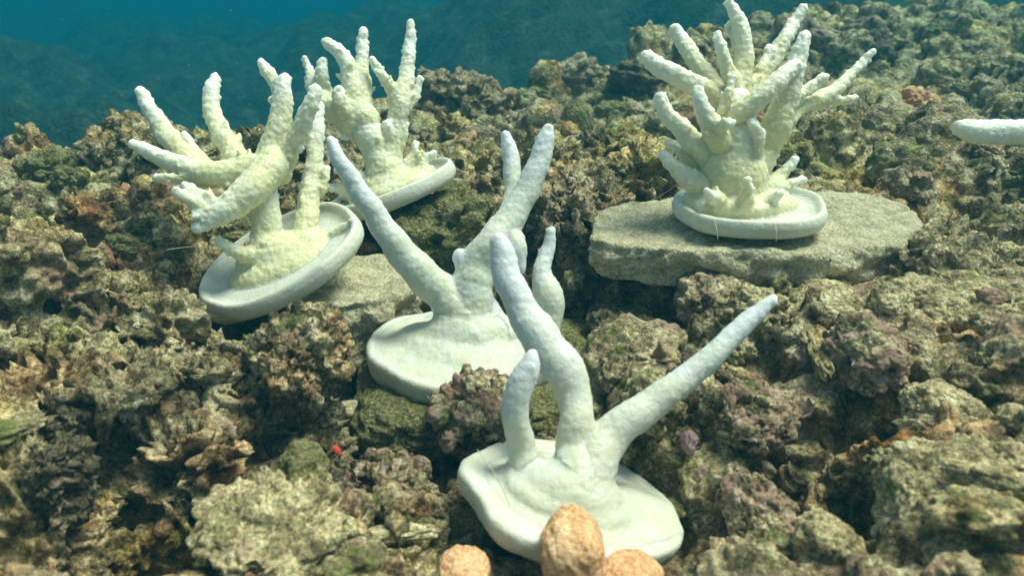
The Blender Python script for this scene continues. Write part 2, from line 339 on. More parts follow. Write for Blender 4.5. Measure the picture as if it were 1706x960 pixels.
def encrust(v, f, s=1.0, seed=0, amt=1.0):
    """knobbly crust: rounded nodules, ragged ridges and small bored holes, moved along the normal"""
    n = normals_of(v, f)
    wob = np.stack([vnoise(v, .02 * s, 41 + k) for k in range(3)], 1) * .008 * s
    q = v + wob
    mask = np.clip(vnoise(v, .10, seed + 77) * 2.0 + .28, 0, 1)
    w1 = worley(q, .024 * s, seed + 1); w2 = worley(q, .0115 * s, seed + 2)
    knob = (.45 - w1 ** 1.5) * .020 * s + (.42 - w2 ** 1.3) * .0110 * s
    rag = (.45 - np.abs(fbm(q, .034 * s, 3, seed + 11, .6)) * 2.4) * .022 * s + (.4 - np.abs(fbm(q, .011 * s, 2, seed + 14, .6)) * 2.2) * .0105 * s
    hole = -np.clip(.33 - worley(v, .030 * s, seed + 31), 0, 1) * .075 * s
    hole2 = -np.clip(.36 - worley(v, .013 * s, seed + 37), 0, 1) * .030 * s * np.clip(vnoise(v, .06, seed + 7) * 2 + .4, 0, 1)
    d = mask * knob + (1 - mask) * rag + hole + hole2 + fbm(v, .0075 * s, 2, seed + 23) * .0034 * s
    calm = np.clip(vnoise(v, .21, 301) * 1.5 + .62 - .55 * np.clip((v[:, 0] - .14) / .12, 0, 1) * np.clip((.80 - v[:, 1]) / .1, 0, 1), .42, 1.25)
    return v + n * (amt * d * calm)[:, None]
def zone(name, x0, x1, y0, y1, voxel, lump_args, s, mat, seed):
    shells = [slab_shell(x0, x1, y0, y1, max(voxel * 2.2, .008))]
    for a in lump_args: shells += lumps(*a)
    v, f = remesh(shells, voxel)
    v = smooth(v, f, 2, .5); v = encrust(v, f, s, seed)
    # drop what lies on the hidden underside
    gx = np.linspace(x0 - .1, x1 + .1, 160); gy = np.linspace(y0 - .1, y1 + .1, 120); GX, GY = np.meshgrid(gx, gy)
    hg = H(np.stack([GX.ravel(), GY.ravel()], 1)).reshape(120, 160); q = v[f[:, 0]]
    ix = np.clip(((q[:, 0] - gx[0]) / (gx[1] - gx[0])).astype(int), 0, 159); iy = np.clip(((q[:, 1] - gy[0]) / (gy[1] - gy[0])).astype(int), 0, 119)
    keep = q[:, 2] > hg[iy, ix] - .13
    f = f[keep]; used = np.unique(f); remap = np.zeros(len(v), np.int64); remap[used] = np.arange(len(used))
    print(name, len(used), 'verts')
    return obj(name, mesh_np(name, v[used], remap[f]), mat, kind='structure')
import time as _t; _t0 = _t.time()
reef_near = zone('reef_flat', -.62, .66, .24, .86, .0023,
                 [(260, -.62, .66, .26, .86, .012, .045, 2.2), (420, -.6, .6, .26, .86, .007, .016, 1.5)], 1.0, M['reef'], 0)
reef_mid = zone('reef_terrace', -1.15, 1.2, .83, 1.55, .0040,
                [(420, -1.1, 1.15, .86, 1.52, .014, .055, 2.4), (600, -1.1, 1.15, .86, 1.52, .009, .018, 1.5)], 1.15, M['reef'], 3)
reef_back = zone('reef_slope', -1.7, 2.3, 1.50, 3.2, .0088,
                 [(620, -1.6, 2.2, 1.52, 3.1, .022, .075, 2.4), (900, -1.3, 2.2, 1.5, 3.0, .014, .03, 1.5)], 1.5, M['reef'], 6)
print('reef', _t.time() - _t0)

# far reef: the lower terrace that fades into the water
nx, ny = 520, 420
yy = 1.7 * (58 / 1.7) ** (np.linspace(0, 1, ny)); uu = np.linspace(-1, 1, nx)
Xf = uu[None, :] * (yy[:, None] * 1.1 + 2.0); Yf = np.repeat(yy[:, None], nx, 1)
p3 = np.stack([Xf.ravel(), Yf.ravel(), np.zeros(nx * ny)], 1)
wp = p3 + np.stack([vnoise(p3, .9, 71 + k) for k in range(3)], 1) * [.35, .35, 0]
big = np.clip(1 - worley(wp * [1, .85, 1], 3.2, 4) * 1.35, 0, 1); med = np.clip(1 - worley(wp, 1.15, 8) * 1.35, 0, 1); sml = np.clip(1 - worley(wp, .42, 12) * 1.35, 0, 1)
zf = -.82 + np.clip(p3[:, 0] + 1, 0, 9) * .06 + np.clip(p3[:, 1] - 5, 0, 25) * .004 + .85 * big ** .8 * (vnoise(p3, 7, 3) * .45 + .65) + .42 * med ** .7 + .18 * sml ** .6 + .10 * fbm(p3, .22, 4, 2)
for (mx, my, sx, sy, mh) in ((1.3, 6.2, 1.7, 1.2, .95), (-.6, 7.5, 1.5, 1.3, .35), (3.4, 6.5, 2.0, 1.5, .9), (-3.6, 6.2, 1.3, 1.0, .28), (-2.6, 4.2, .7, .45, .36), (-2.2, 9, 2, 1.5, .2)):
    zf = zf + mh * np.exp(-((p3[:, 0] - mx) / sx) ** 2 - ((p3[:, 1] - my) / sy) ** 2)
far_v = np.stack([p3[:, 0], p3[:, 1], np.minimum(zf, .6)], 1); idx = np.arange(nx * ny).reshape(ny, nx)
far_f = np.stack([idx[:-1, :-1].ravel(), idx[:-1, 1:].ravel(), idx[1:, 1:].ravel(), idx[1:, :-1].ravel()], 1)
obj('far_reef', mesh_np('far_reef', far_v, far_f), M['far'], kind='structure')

# ------------------------------------------------------------------ rocks
def lump_np(axes, level, seed, rough=.16, knob=0.0, knob_scale=.35, block=0.0, pit=0.0):
    v, f = ico(level); v = v.copy()
    if block > 0:
        pw = 2 + 6 * block
        v = v / ((np.abs(v) ** pw).sum(1) ** (1 / pw))[:, None]
    s = np.array([seed * 7.13, seed * 3.7, seed * 1.9])
    d = rough * fbm(v + s, .9, 5, seed, .58)
    if knob: d = d + knob * (.5 - worley(v + s, knob_scale, seed + 5) ** 1.4) + knob * .35 * (.45 - worley(v + s, knob_scale * .45, seed + 6))
    if pit: d = d - pit * np.clip(.33 - worley(v + s, .3, seed + 9), 0, 1) * 3
    v = v * (1 + d)[:, None] * axes
    return v, f
def rock(name, px, py, D, rx, ry, rz, label, cat, mat, seed, level=5, rot=(0, 0, 0), parent=None, group=None, crust=None, **kw):
    """rx, rz in photo pixels at that depth, ry metres"""
    c = P(px, py, D); k = D / FPX
    v, f = lump_np(np.array([rx * k, ry, rz * k]), level, seed, **kw)
    v = encrust(v + c, f, max(.55, min(1.6, D)) * (.6 if level == 4 else 1), seed, crust if crust is not None else (.30 if mat in ('slab', 'turf') else .08 if mat in ('orange', 'pinkknob', 'red', 'teal') else .9)) - c
    o = obj(name, mesh_np(name, v, f), M[mat], parent)
    o.location = c; o.rotation_euler = [math.radians(a) for a in rot]
    if label: o['label'] = label
    if cat: o['category'] = cat
    if group: o['group'] = group
    return o
# the flat slab below the right coral
def plank(name, back, front, z, thick, mat, voxel, label, cat, seed, tilt=(0, 0)):
    out = [on_plane(a, b, z)[:2] for a, b in back] + [on_plane(a, b, z)[:2] for a, b in reversed(front)]
    out = np.array(out); n = len(out); c = out.mean(0); rj = np.random.default_rng(seed)
    e = np.concatenate([np.linspace(out[i], out[(i + 1) % n], 6)[:-1] for i in range(n)])
    m = len(e); e = e + rj.normal(size=e.shape) * .0018
    zz = z + (e - c) @ np.array(tilt)
    rings = []
    for (k, dz) in ((.975, 0.0), (1.0, -.012), (.99, -thick * .65), (.93, -thick), ):
        rings.append(np.concatenate([c + (e - c) * k, (zz + dz)[:, None]], 1))
    v = np.concatenate(rings + [[[c[0], c[1], z]], [[c[0], c[1], z - thick]]])
    F = []
    for r in range(3):
        for i in range(m):
            j = (i + 1) % m
            a, b, cc, d = r * m + i, r * m + j, (r + 1) * m + j, (r + 1) * m + i
            F += [(a, b, cc), (a, cc, d)]
    for i in range(m):
        j = (i + 1) % m; F += [(4 * m, j, i), (4 * m + 1, 3 * m + i, 3 * m + j)]
    F = np.array(F)
    vv, ff = remesh([(v, F)], voxel); vv = smooth(vv, ff, 2)
    nn = normals_of(vv, ff)
    d = .007 * fbm(vv, .05, 3, seed) + .0034 * fbm(vv, .016, 3, seed + 3) - .010 * np.clip(.26 - worley(vv, .018, seed + 5), 0, 1)
    side = np.clip(1 - np.abs(nn[:, 2]), 0, 1)
    d += side * (.020 * fbm(vv * [1, 1, 2.0], .05, 4, seed + 8, .6)) + .006 * fbm(vv, .11, 2, seed + 12)
    vv = vv + nn * d[:, None]
    return obj(name, mesh_np(name, vv, ff), M[mat], label=label, category=cat)
plank('stone_slab', [(985, 352), (1040, 338), (1130, 326), (1260, 318), (1385, 316), (1440, 320), (1505, 338), (1562, 384)],
      [(970, 396), (1010, 404), (1090, 409), (1180, 414), (1290, 418), (1400, 416), (1480, 410), (1556, 396)],
      .352, .042, 'slab', .0028, 'broad flat sandy limestone slab carrying the bushiest coral disc', 'stone slab', 21)
plank('flat_rock', [(470, 455), (560, 425), (640, 428), (692, 458)], [(490, 505), (570, 512), (640, 500), (694, 480)],
      .300, .075, 'slab', .0026, 'pale flat-topped rock under the leftmost coral disc, dark front face', 'rock', 33)
rock('boulder', 742, 392, 1.02, 88, .065, 62, 'rounded brown boulder under the small coral disc at the back', 'boulder', 'turf', 4, rot=(0, -16, 10), rough=.22, block=.35, pit=.12)
rock('boulder', 775, 672, .80, 180, .095, 55, 'green-brown turf covered boulder beneath the middle coral disc', 'boulder', 'turf', 9, rot=(-6, 2, 8), rough=.16, block=.35, pit=.08)
rock('boulder', 930, 600, .88, 48, .05, 62, 'narrow turf covered rock peeping out right of the middle coral disc', 'boulder', 'turf', 19, rot=(0, 25, 0), rough=.18, block=.2)
rock('nodular_rock', 800, 690, .705, 72, .04, 58, 'pinkish brown knobbly rock in front of the middle coral disc', 'rock', 'pink', 12, rough=.25, knob=.35, knob_scale=.45, pit=.1)
rock('nodular_rock', 760, 168, 1.78, 75, .10, 50, 'round brown knobbly coral head on the ridge right of the small coral', 'coral head', 'nodule', 15, rough=.15, knob=.42, knob_scale=.38)
rock('nodular_rock', 950, 370, 1.02, 62, .06, 62, 'brown clustered nodules beside the left end of the stone slab', 'coral head', 'nodule', 18, rough=.12, knob=.55, knob_scale=.42)
rock('nodular_rock', 1195, 500, .83, 62, .05, 42, 'pinkish knobbly rock poking up under the front edge of the slab', 'rock', 'pink', 22, rough=.25, knob=.4, knob_scale=.5)
rock('nodular_rock', 1075, 600, .77, 95, .06, 48, 'pink and green crusted rock between the two front corals and the slab hollow', 'rock', 'pink', 23, rot=(0, 8, 0), rough=.28, knob=.35, knob_scale=.45, pit=.1)
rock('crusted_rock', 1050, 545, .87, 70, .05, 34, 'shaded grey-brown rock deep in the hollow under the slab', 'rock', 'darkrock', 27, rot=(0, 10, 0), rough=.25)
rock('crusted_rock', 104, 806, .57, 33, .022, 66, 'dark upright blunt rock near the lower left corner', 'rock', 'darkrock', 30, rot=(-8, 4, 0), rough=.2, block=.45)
rock('crusted_rock', 235, 275, 1.34, 78, .09, 62, 'dark overhanging outcrop on the ridge left of the leftmost coral', 'rock', 'reef', 34, rough=.3, knob=.25, block=.2)
rock('crusted_rock', 350, 375, 1.05, 60, .06, 55, 'brown knobbly rock behind the left fingers of the leftmost coral', 'rock', 'nodule', 37, rough=.25, knob=.3)
rock('crusted_rock', 505, 590, .69, 72, .05, 62, 'dark brown lumpy rock below the flat-topped rock', 'rock', 'reef', 41, rough=.3, knob=.25, pit=.1)
rock('crusted_rock', 960, 205, 1.6, 28, .04, 42, 'grey-green oval rock standing on the terrace behind the middle coral', 'rock', 'turf', 44, rot=(0, 8, 0), rough=.12)
rock('crusted_rock', 1440, 590, .69, 60, .045, 55, 'dark brown pitted mound right of the long coral arm', 'rock', 'pink', 47, rough=.32, knob=.22, pit=.12)
rock('crusted_rock', 500, 800, .565, 45, .03, 55, 'olive smooth-topped stone in the lower left foreground', 'rock', 'turf', 51, rough=.2)
rock('crusted_rock', 1500, 800, .575, 45, .03, 30, 'small pale olive rock above the right dark hole', 'rock', 'green', 53, rough=.25, knob=.2)
rock('crusted_rock', 650, 840, .635, 70, .04, 75, 'reddish brown rough rock left of the front coral disc', 'rock', 'pink', 57, rough=.3, knob=.2, pit=.1)
rock('crusted_rock', 1610, 850, .52, 150, .06, 75, 'big yellowish crusted rock in the lower right corner', 'rock', 'pale', 59, rot=(10, -8, 0), rough=.4, knob=.2, knob_scale=.3, pit=.12, crust=.9)
rock('crusted_rock', 1720, 445, .84, 45, .04, 22, 'smooth pale olive stone cut off by the right edge', 'rock', 'turf', 61, rough=.1)
rock('crusted_rock', 1262, 862, .60, 52, .04, 52, 'pink-brown knobbly rock right of the front coral disc', 'rock', 'pink', 63, rough=.3, knob=.3, pit=.1)
rock('crusted_rock', 450, 890, .52, 110, .05, 48, 'broad yellowish crusted stone low in the left foreground', 'rock', 'pale', 65, rot=(6, 6, 0), rough=.45, knob=.25, pit=.12, crust=.9)
rock('crusted_rock', 1590, 505, .77, 120, .05, 42, 'pale tan smooth-backed rock below the right end of the slab, near the right edge', 'rock', 'pale', 91, rot=(4, -4, 0), rough=.3, pit=.1, crust=.55)
rock('crusted_rock', 1570, 690, .62, 60, .04, 42, 'pale tan rock just left of the dark hole at the right edge', 'rock', 'pale', 93, rough=.3, pit=.1, crust=.6)
rock('crusted_rock', 1385, 510, .80, 62, .045, 34, 'tan crusted rock under the front right corner of the slab', 'rock', 'pale', 95, rough=.3, crust=.7)
rock('crusted_rock', 1250, 690, .675, 75, .04, 40, 'pinkish tan crusted rock below the middle of the long coral arm', 'rock', 'pink', 97, rough=.3, knob=.2, crust=.9)
rock('orange_sponge', 955, 932, .54, 54, .026, 72, 'large orange sponge lump overlapping the front coral disc', 'sponge', 'orange', 70, rot=(0, -10, 0), rough=.2, block=.2, crust=.05)
rock('orange_sponge', 1052, 962, .54, 52, .022, 36, 'low orange sponge lump right of the largest one at the bottom edge', 'sponge', 'orange', 71, rough=.18, crust=.05)
rock('orange_sponge', 772, 958, .535, 44, .022, 34, 'orange sponge mound left of the largest one at the bottom edge', 'sponge', 'orange', 72, rough=.24, crust=.08)
rock('orange_sponge', 1522, 178, 1.62, 36, .05, 30, 'orange patch of sponge on the slope right of the bushiest coral', 'sponge', 'orange', 73, rough=.4, knob=.4, crust=.9)
rock('orange_sponge', 1652, 540, .69, 30, .02, 18, 'small pinkish orange crust near the right edge above the dark hole', 'sponge', 'pink', 74, level=4, rough=.4)
rock('orange_sponge', 68, 488, .84, 22, .02, 12, 'thin orange crust far left below the ridge', 'sponge', 'orange', 75, level=4, rough=.3)
rock('pink_knob', 1148, 738, .665, 15, .010, 19, 'upper pink coralline knob right of the front coral disc', 'coralline knob', 'pinkknob', 80, level=4, rough=.35, crust=.4)
rock('pink_knob', 1168, 784, .66, 17, .010, 13, 'lower pink coralline knob right of the front coral disc', 'coralline knob', 'pinkknob', 81, level=4, rough=.35, crust=.4)
rock('pink_knob', 1383, 574, .72, 32, .016, 16, 'flat pale pink crusted stone below the right end of the slab', 'coralline knob', 'pinkknob', 82, level=4, rough=.3, crust=.5)
rock('tunicate', 562, 752, .665, 5, .004, 11, 'small bright red tunicate in the gap left of the middle boulder', 'tunicate', 'red', 84, level=4, rot=(0, -25, 0), rough=.15)
rock('pebble', 578, 888, .575, 15, .009, 13, 'small teal pebble in the front rubble', 'pebble', 'teal', 86, level=4, rough=.1)

# individual knobs of rubble cemented to the reef: parts of it
variants = []
for i in range(16):
    kn = [0, .35, .5, .25][i % 4]
    v, f = lump_np(np.array([1, .9, .75]), 4, 100 + i, rough=.5, knob=kn, knob_scale=[.5, .42, .6][i % 3], pit=.12, block=.25 if i % 5 == 0 else 0)
    variants.append((v, f))
vmesh = [mesh_np('knob', v, f) for v, f in variants]
for me in vmesh: me.materials.append(None)
def knobs(parent, n, y0, y1, xk, smin, smax, r):
    k = 0
    while k < n:
        y = y0 + (y1 - y0) * r.random(); x = r.uniform(-1, 1) * (y * xk + .06)
        if any(((np.array([x, y]) - c[:2]) ** 2).sum() < (rr * 1.1) ** 2 for c, rr, d in pitw): continue
        z = H([[x, y]])[0]; s = smin + (smax - smin) * r.random() ** 2
        mat = r.choice(['reef', 'pink', 'pale', 'pale', 'pale', 'pink'] if x > .18 and y < 1.0 else ['reef', 'pink', 'green', 'nodule', 'pale', 'turf', 'darkrock', 'reef'])
        if blocks([x, y, z + s * .25], s): continue
        o = obj('knob', vmesh[r.integers(16)], None, parent)
        o.material_slots[0].link = 'OBJECT'; o.material_slots[0].material = M[mat]
        o.location = (x, y, z + s * .25); o.rotation_euler = (r.uniform(-.5, .5), r.uniform(-.5, .5), r.uniform(0, 6.28))
        o.scale = (s, s * r.uniform(.8, 1.2), s * r.uniform(.7, 1.2)); k += 1
        if r.random() < .2:                                        # a broken finger of dead coral
            o.name = 'dead_branch'; t = min(s, .02); o.scale = (t * r.uniform(1.5, 2.4), t * .5, t * .5); o.location.z += t * .5
r2 = np.random.default_rng(11)
knobs(reef_near, 150, .36, .85, .68, .009, .028, r2)
knobs(reef_mid, 190, .86, 1.5, .66, .011, .036, r2)
knobs(reef_back, 160, 1.52, 2.7, .64, .02, .07, r2)

# ------------------------------------------------------------------ coral transplants
def catmull(p, n):
    p = np.asarray(p, float); q = np.vstack([2 * p[0] - p[1], p, 2 * p[-1] - p[-2]]); out = []
    for i in range(1, len(q) - 2):
        for t in np.linspace(0, 1, n, endpoint=False):
            a, b, c, d = q[i - 1], q[i], q[i + 1], q[i + 2]
            out.append(.5 * (2 * b + (c - a) * t + (2 * a - 5 * b + 4 * c - d) * t * t + (3 * b - a - 3 * c + d) * t ** 3))
    out.append(p[-1]); return np.array(out)
def disc_shell(c, nrm, R, rim, seed, outline=.03, raised=1.0, thick=.012, lobe=None):
    nrm = np.array(nrm, float); nrm /= np.linalg.norm(nrm)
    a = np.cross([0, 1, 0], nrm); a /= np.linalg.norm(a); b = np.cross(nrm, a)
    prof = [(0, 0), (.5, 0), (.78, 0), (.86, .25 * rim * raised), (.90, .75 * rim * raised), (.94, rim * raised), (.975, .8 * rim * raised), (1.0, .1 * rim), (.99, -.45 * thick), (.95, -.85 * thick), (.85, -thick), (.4, -thick), (0, -thick)]
    m = 72; V = []; th = np.linspace(0, 2 * np.pi, m, endpoint=False)
    ring = np.stack([np.cos(th), np.sin(th), np.zeros(m) + seed], 1)
    wob = 1 + outline * vnoise(ring, .6, seed) * 1.5
    if lobe:
        for (ang, wid, amt) in lobe:
            dd = np.angle(np.exp(1j * (th - math.radians(ang)))); wob = wob + amt * np.exp(-(dd / math.radians(wid)) ** 2)
    for (r, h) in prof:
        V.append(c + (np.cos(th) * r * R * wob)[:, None] * a + (np.sin(th) * r * R * wob)[:, None] * b + h * nrm)
    F = []
    for k in range(len(prof) - 1):
        i = np.arange(m); j = (i + 1) % m; A_, B_, C_, D_ = k * m + i, k * m + j, (k + 1) * m + j, (k + 1) * m + i
        F.append(np.stack([A_, D_, C_], 1)); F.append(np.stack([A_, C_, B_], 1))
    return np.concatenate(V), np.concatenate(F)[:, ::-1], nrm
def coral(label, D0, disc, mound, branches, tips, tissue_mat, white, seed, voxel=.0015, plug=None, lines=(), bumpy=1.0, blunt=True, scales=700, slim=.88):
    """disc: (px,py,dd,R,normal,kw); mound: list of (px,py,dd,rx_px,rz) ellipsoids in the disc plane; branches: list of lists (px,py,dd,r_px) tip first"""
    k0 = D0 / FPX
    dc = P(disc[0], disc[1], D0 + disc[2])
    dv, df, nrm = disc_shell(dc, disc[4], disc[3], disc[5].get('rim', .008), seed, **{k: v for k, v in disc[5].items() if k != 'rim'})
    shells = [(dv, df)]
    v1, f1 = ico(2)
    S, R_, B_, T_ = [], [], [], []
    a = np.cross([0, 1, 0], nrm); a /= np.linalg.norm(a); b = np.cross(nrm, a); basis = np.stack([a, b, nrm], 1)
    v3, f3 = ico(4)
    ell = []
    for (px, py, dd, rx, ry, rz) in mound:
        c = P(px, py, D0 + dd); q = v3 * np.array([rx * k0, ry * k0, rz * k0]) * (1 + .06 * fbm(v3 + seed + px, .9, 2, seed))[:, None]
        shells.append((c + q @ basis.T, f3)); ell.append((c, np.array([rx, ry, rz]) * k0))
    for bi, br in enumerate(branches):
        br = [(*br[0][:3], max(br[0][3], .72 * br[1][3] if blunt else 0))] + br[1:]
        pts = catmull([(p[0], p[1], D0 + p[2], p[3]) for p in br], 7)
        w = np.array([P(p[0], p[1], p[2]) for p in pts]); r = np.maximum(pts[:, 3] * pts[:, 2] / FPX * slim + .0004, .0023)
        seg = np.r_[0, np.cumsum(np.linalg.norm(np.diff(w, axis=0), axis=1))]
        s = 0; L = seg[-1]
        while s <= L:
            c = np.array([np.interp(s, seg, w[:, k]) for k in range(3)]); rr = np.interp(s, seg, r)
            c = c + .05 * rr * np.array([math.sin(s * 190 + bi), math.sin(s * 150 + 2 * bi), math.cos(s * 170 + bi)])
            shells.append((v1 * rr + c, f1)); S.append(c); R_.append(rr); B_.append(bi); T_.append(1 - s / L)
            s += max(rr * .33, .0012)
    r3 = np.random.default_rng(seed); nS = len(S)
    ctr = np.mean(S, axis=0)
    for _ in range(scales):
        i = r3.integers(nS - 1)
        if B_[i] != B_[i + 1]: continue
        ax = S[i] - S[i + 1]; ax = ax / (np.linalg.norm(ax) + 1e-9)          # towards the tip
        o = np.cross(ax, r3.normal(size=3)); o /= np.linalg.norm(o) + 1e-9
        big = r3.random() < .12 and T_[i] < .6 and scales > 100
        ln = r3.uniform(.004, .010) if big else r3.uniform(.0008, .0030); r0 = r3.uniform(.0028, .0042) if big else r3.uniform(.0016, .0024)
        st = S[i] + o * R_[i] * .86; dr = o * .7 + ax * .8
        for q in np.linspace(0, 1, 5 if big else 3):
            shells.append((v1 * (r0 * (1 - .35 * q)) + st + dr * ln * q, f1))
    v, f = remesh(shells, voxel); v = smooth(v, f, 3, .5)
    n = normals_of(v, f)
    S = np.array(S, np.float32); R_ = np.array(R_, np.float32); B_ = np.array(B_); T_ = np.array(T_)
    best = np.empty(len(v), int); bd = np.empty(len(v), np.float32)
    for s in range(0, len(v), 8000):
        q = v[s:s + 8000].astype(np.float32)
        d = np.sqrt(((q[:, None, :] - S[None]) ** 2).sum(-1)) - R_[None]
        best[s:s + 8000] = d.argmin(1); bd[s:s + 8000] = d.min(1)
    t = T_[best]
    hgt = (v - dc) @ nrm; rad = np.linalg.norm((v - dc) - hgt[:, None] * nrm, axis=1)
    in_m = np.full(len(v), 9.0)
    for c, ax in ell:
        q = (v - c) @ basis / ax; in_m = np.minimum(in_m, np.linalg.norm(q, axis=1))
    part = B_[best].copy()
    main = np.array([br[-1][3] if len(br[0]) == 4 else 0 for br in branches])
    stem = (bd > .004) | ((in_m < 1.12) & (t < .5))
    part[stem] = -1
    isdisc = (hgt < disc[5].get('rim', .008) * 1.1 + .002) & (in_m > 1.06) & (bd > .0005) & (rad > disc[3] * .25)
    part[isdisc] = -2
    # every part is one connected patch; stray islands go to the stem
    for pid in set(part.tolist()):
        ff = f[(part[f] == pid).sum(1) >= 3]
        if pid == -1 or len(ff) == 0: continue
        lab = np.arange(len(v))
        for _ in range(400):
            m = lab[ff].min(1); old = lab.copy()
            for k in range(4): np.minimum.at(lab, ff[:, k], m)
            if (old == lab).all(): break
        us = np.unique(ff); ids, cnt = np.unique(lab[us], return_counts=True)
        part[(part == pid) & (lab != ids[cnt.argmax()])] = -1
    for pid_, its in ((-1, 14), (-2, 20)) if bumpy < .6 else ((-1, 8),):           # tissue flows smoothly over the base
        sel = (part == -1) | (part == -2) if pid_ == -2 else part == -1
        vs2 = smooth(v, f, its, .5); wm = smooth(np.repeat(sel[:, None].astype(float), 3, 1), f, 14); v = v * (1 - wm) + vs2 * wm
    n = normals_of(v, f)
    # crust of corallites
    if bumpy < .6: v = v + n * ((fbm(v, .032, 3, seed + 41) * .0022 + fbm(v, .011, 2, seed + 44) * .0006) * (part < 0))[:, None]
    crust = np.where(part == -2, .3, 1.0) * bumpy
    print('t', _t.time() - _t0)
    cor = (.42 - worley(v, .0058, seed + 3)) * .0016 + fbm(v, .014, 3, seed + 5) * .0011
    v = v + n * (cor * crust)[:, None]
    v = v + n * (np.clip(.34 - worley(v, .0095, seed + 8), 0, 1) * .0045 * crust * (part >= 0))[:, None]
    n = normals_of(v, f)
    tipw = np.where(part == -2, .60, np.where(part == -1, np.clip(.05 + white * .6, 0, 1), np.clip(white + (t ** 2.2) * 1.0, 0, 1)))
    tipw = np.clip(tipw + .0, 0, 1)
    tipw = smooth(np.repeat(tipw[:, None], 3, 1), f, 6)[:, 0]
    base = dc - nrm * .01
    root = empty('coral_transplant', Vector(base), label, 'coral')
    fs = np.sort(part[f], axis=1)
    fp = np.where(fs[:, 0] == fs[:, 2], fs[:, 0], np.where(fs[:, 1] == fs[:, 3], fs[:, 1], -1))
    for _rep in range(3):                                        # stray patches join the part around them
        for pid in sorted(set(fp.tolist())):
            sel = np.nonzero(fp == pid)[0]; ff = f[sel]; lab = np.arange(len(v))
            for _ in range(500):
                m = lab[ff].min(1); old = lab.copy()
                for k in range(4): np.minimum.at(lab, ff[:, k], m)
                if (old == lab).all(): break
            fl = lab[ff[:, 0]]; ids, cnt = np.unique(fl, return_counts=True)
            for q in ids[np.argsort(cnt)[:-1]]:
                mem = sel[fl == q]; vm = np.zeros(len(v), bool); vm[f[mem].ravel()] = True
                nb = fp[vm[f].any(1)]; nb = nb[nb != pid]
                if len(nb): vals, c2 = np.unique(nb, return_counts=True); fp[mem] = vals[c2.argmax()]
                else: fp[mem] = -9
    for pid in sorted(set(fp.tolist())):
        ff = f[fp == pid]
        if pid == -9 or len(ff) < 30: continue
        used, inv = np.unique(ff, return_inverse=True)
        me = mesh_np('coral_part', v[used] - base, inv.reshape(ff.shape), n[used])
        at = me.attributes.new('tip_whiteness', 'FLOAT', 'POINT'); at.data.foreach_set('value', tipw[used].astype(np.float32))
        o = obj({-2: 'disc', -1: 'stem'}.get(pid, 'branch'), me, M['disc'] if pid == -2 else tissue_mat)
        o.parent = root
    if plug:
        px, py, dd, R = plug
        c = dc - nrm * .010 + np.array([-.020, 0, .002]); pv, pf, _ = disc_shell(c, disc[4], R, .002, seed + 3, outline=.05, raised=0, thick=.016)
        o = obj('plug', mesh_np('plug', pv - base, pf), M['paleplug']); o.parent = root
    for ln in lines:
        pts = catmull([(p[0], p[1], D0 + p[2]) for p in ln], 6); w = np.array([P(*p) for p in pts])
        V, F = [], []
        for i, p in enumerate(w):
            tt = w[min(i + 1, len(w) - 1)] - w[max(i - 1, 0)]; tt /= np.linalg.norm(tt); e1 = np.cross(tt, [.3, .5, .8]); e1 /= np.linalg.norm(e1); e2 = np.cross(tt, e1)
            for q in range(5): V.append(p + .00028 * (math.cos(q * 1.2566) * e1 + math.sin(q * 1.2566) * e2))
        for i in range(len(w) - 1):
            for q in range(5): F.append((i * 5 + q, i * 5 + (q + 1) % 5, i * 5 + 5 + (q + 1) % 5, i * 5 + 5 + q))
        o = obj('nylon_line', mesh_np('nylon_line', np.array(V) - base, F), M['line']); o.parent = root
    print(label[:30], len(v), len(set(fp.tolist())))
    return root

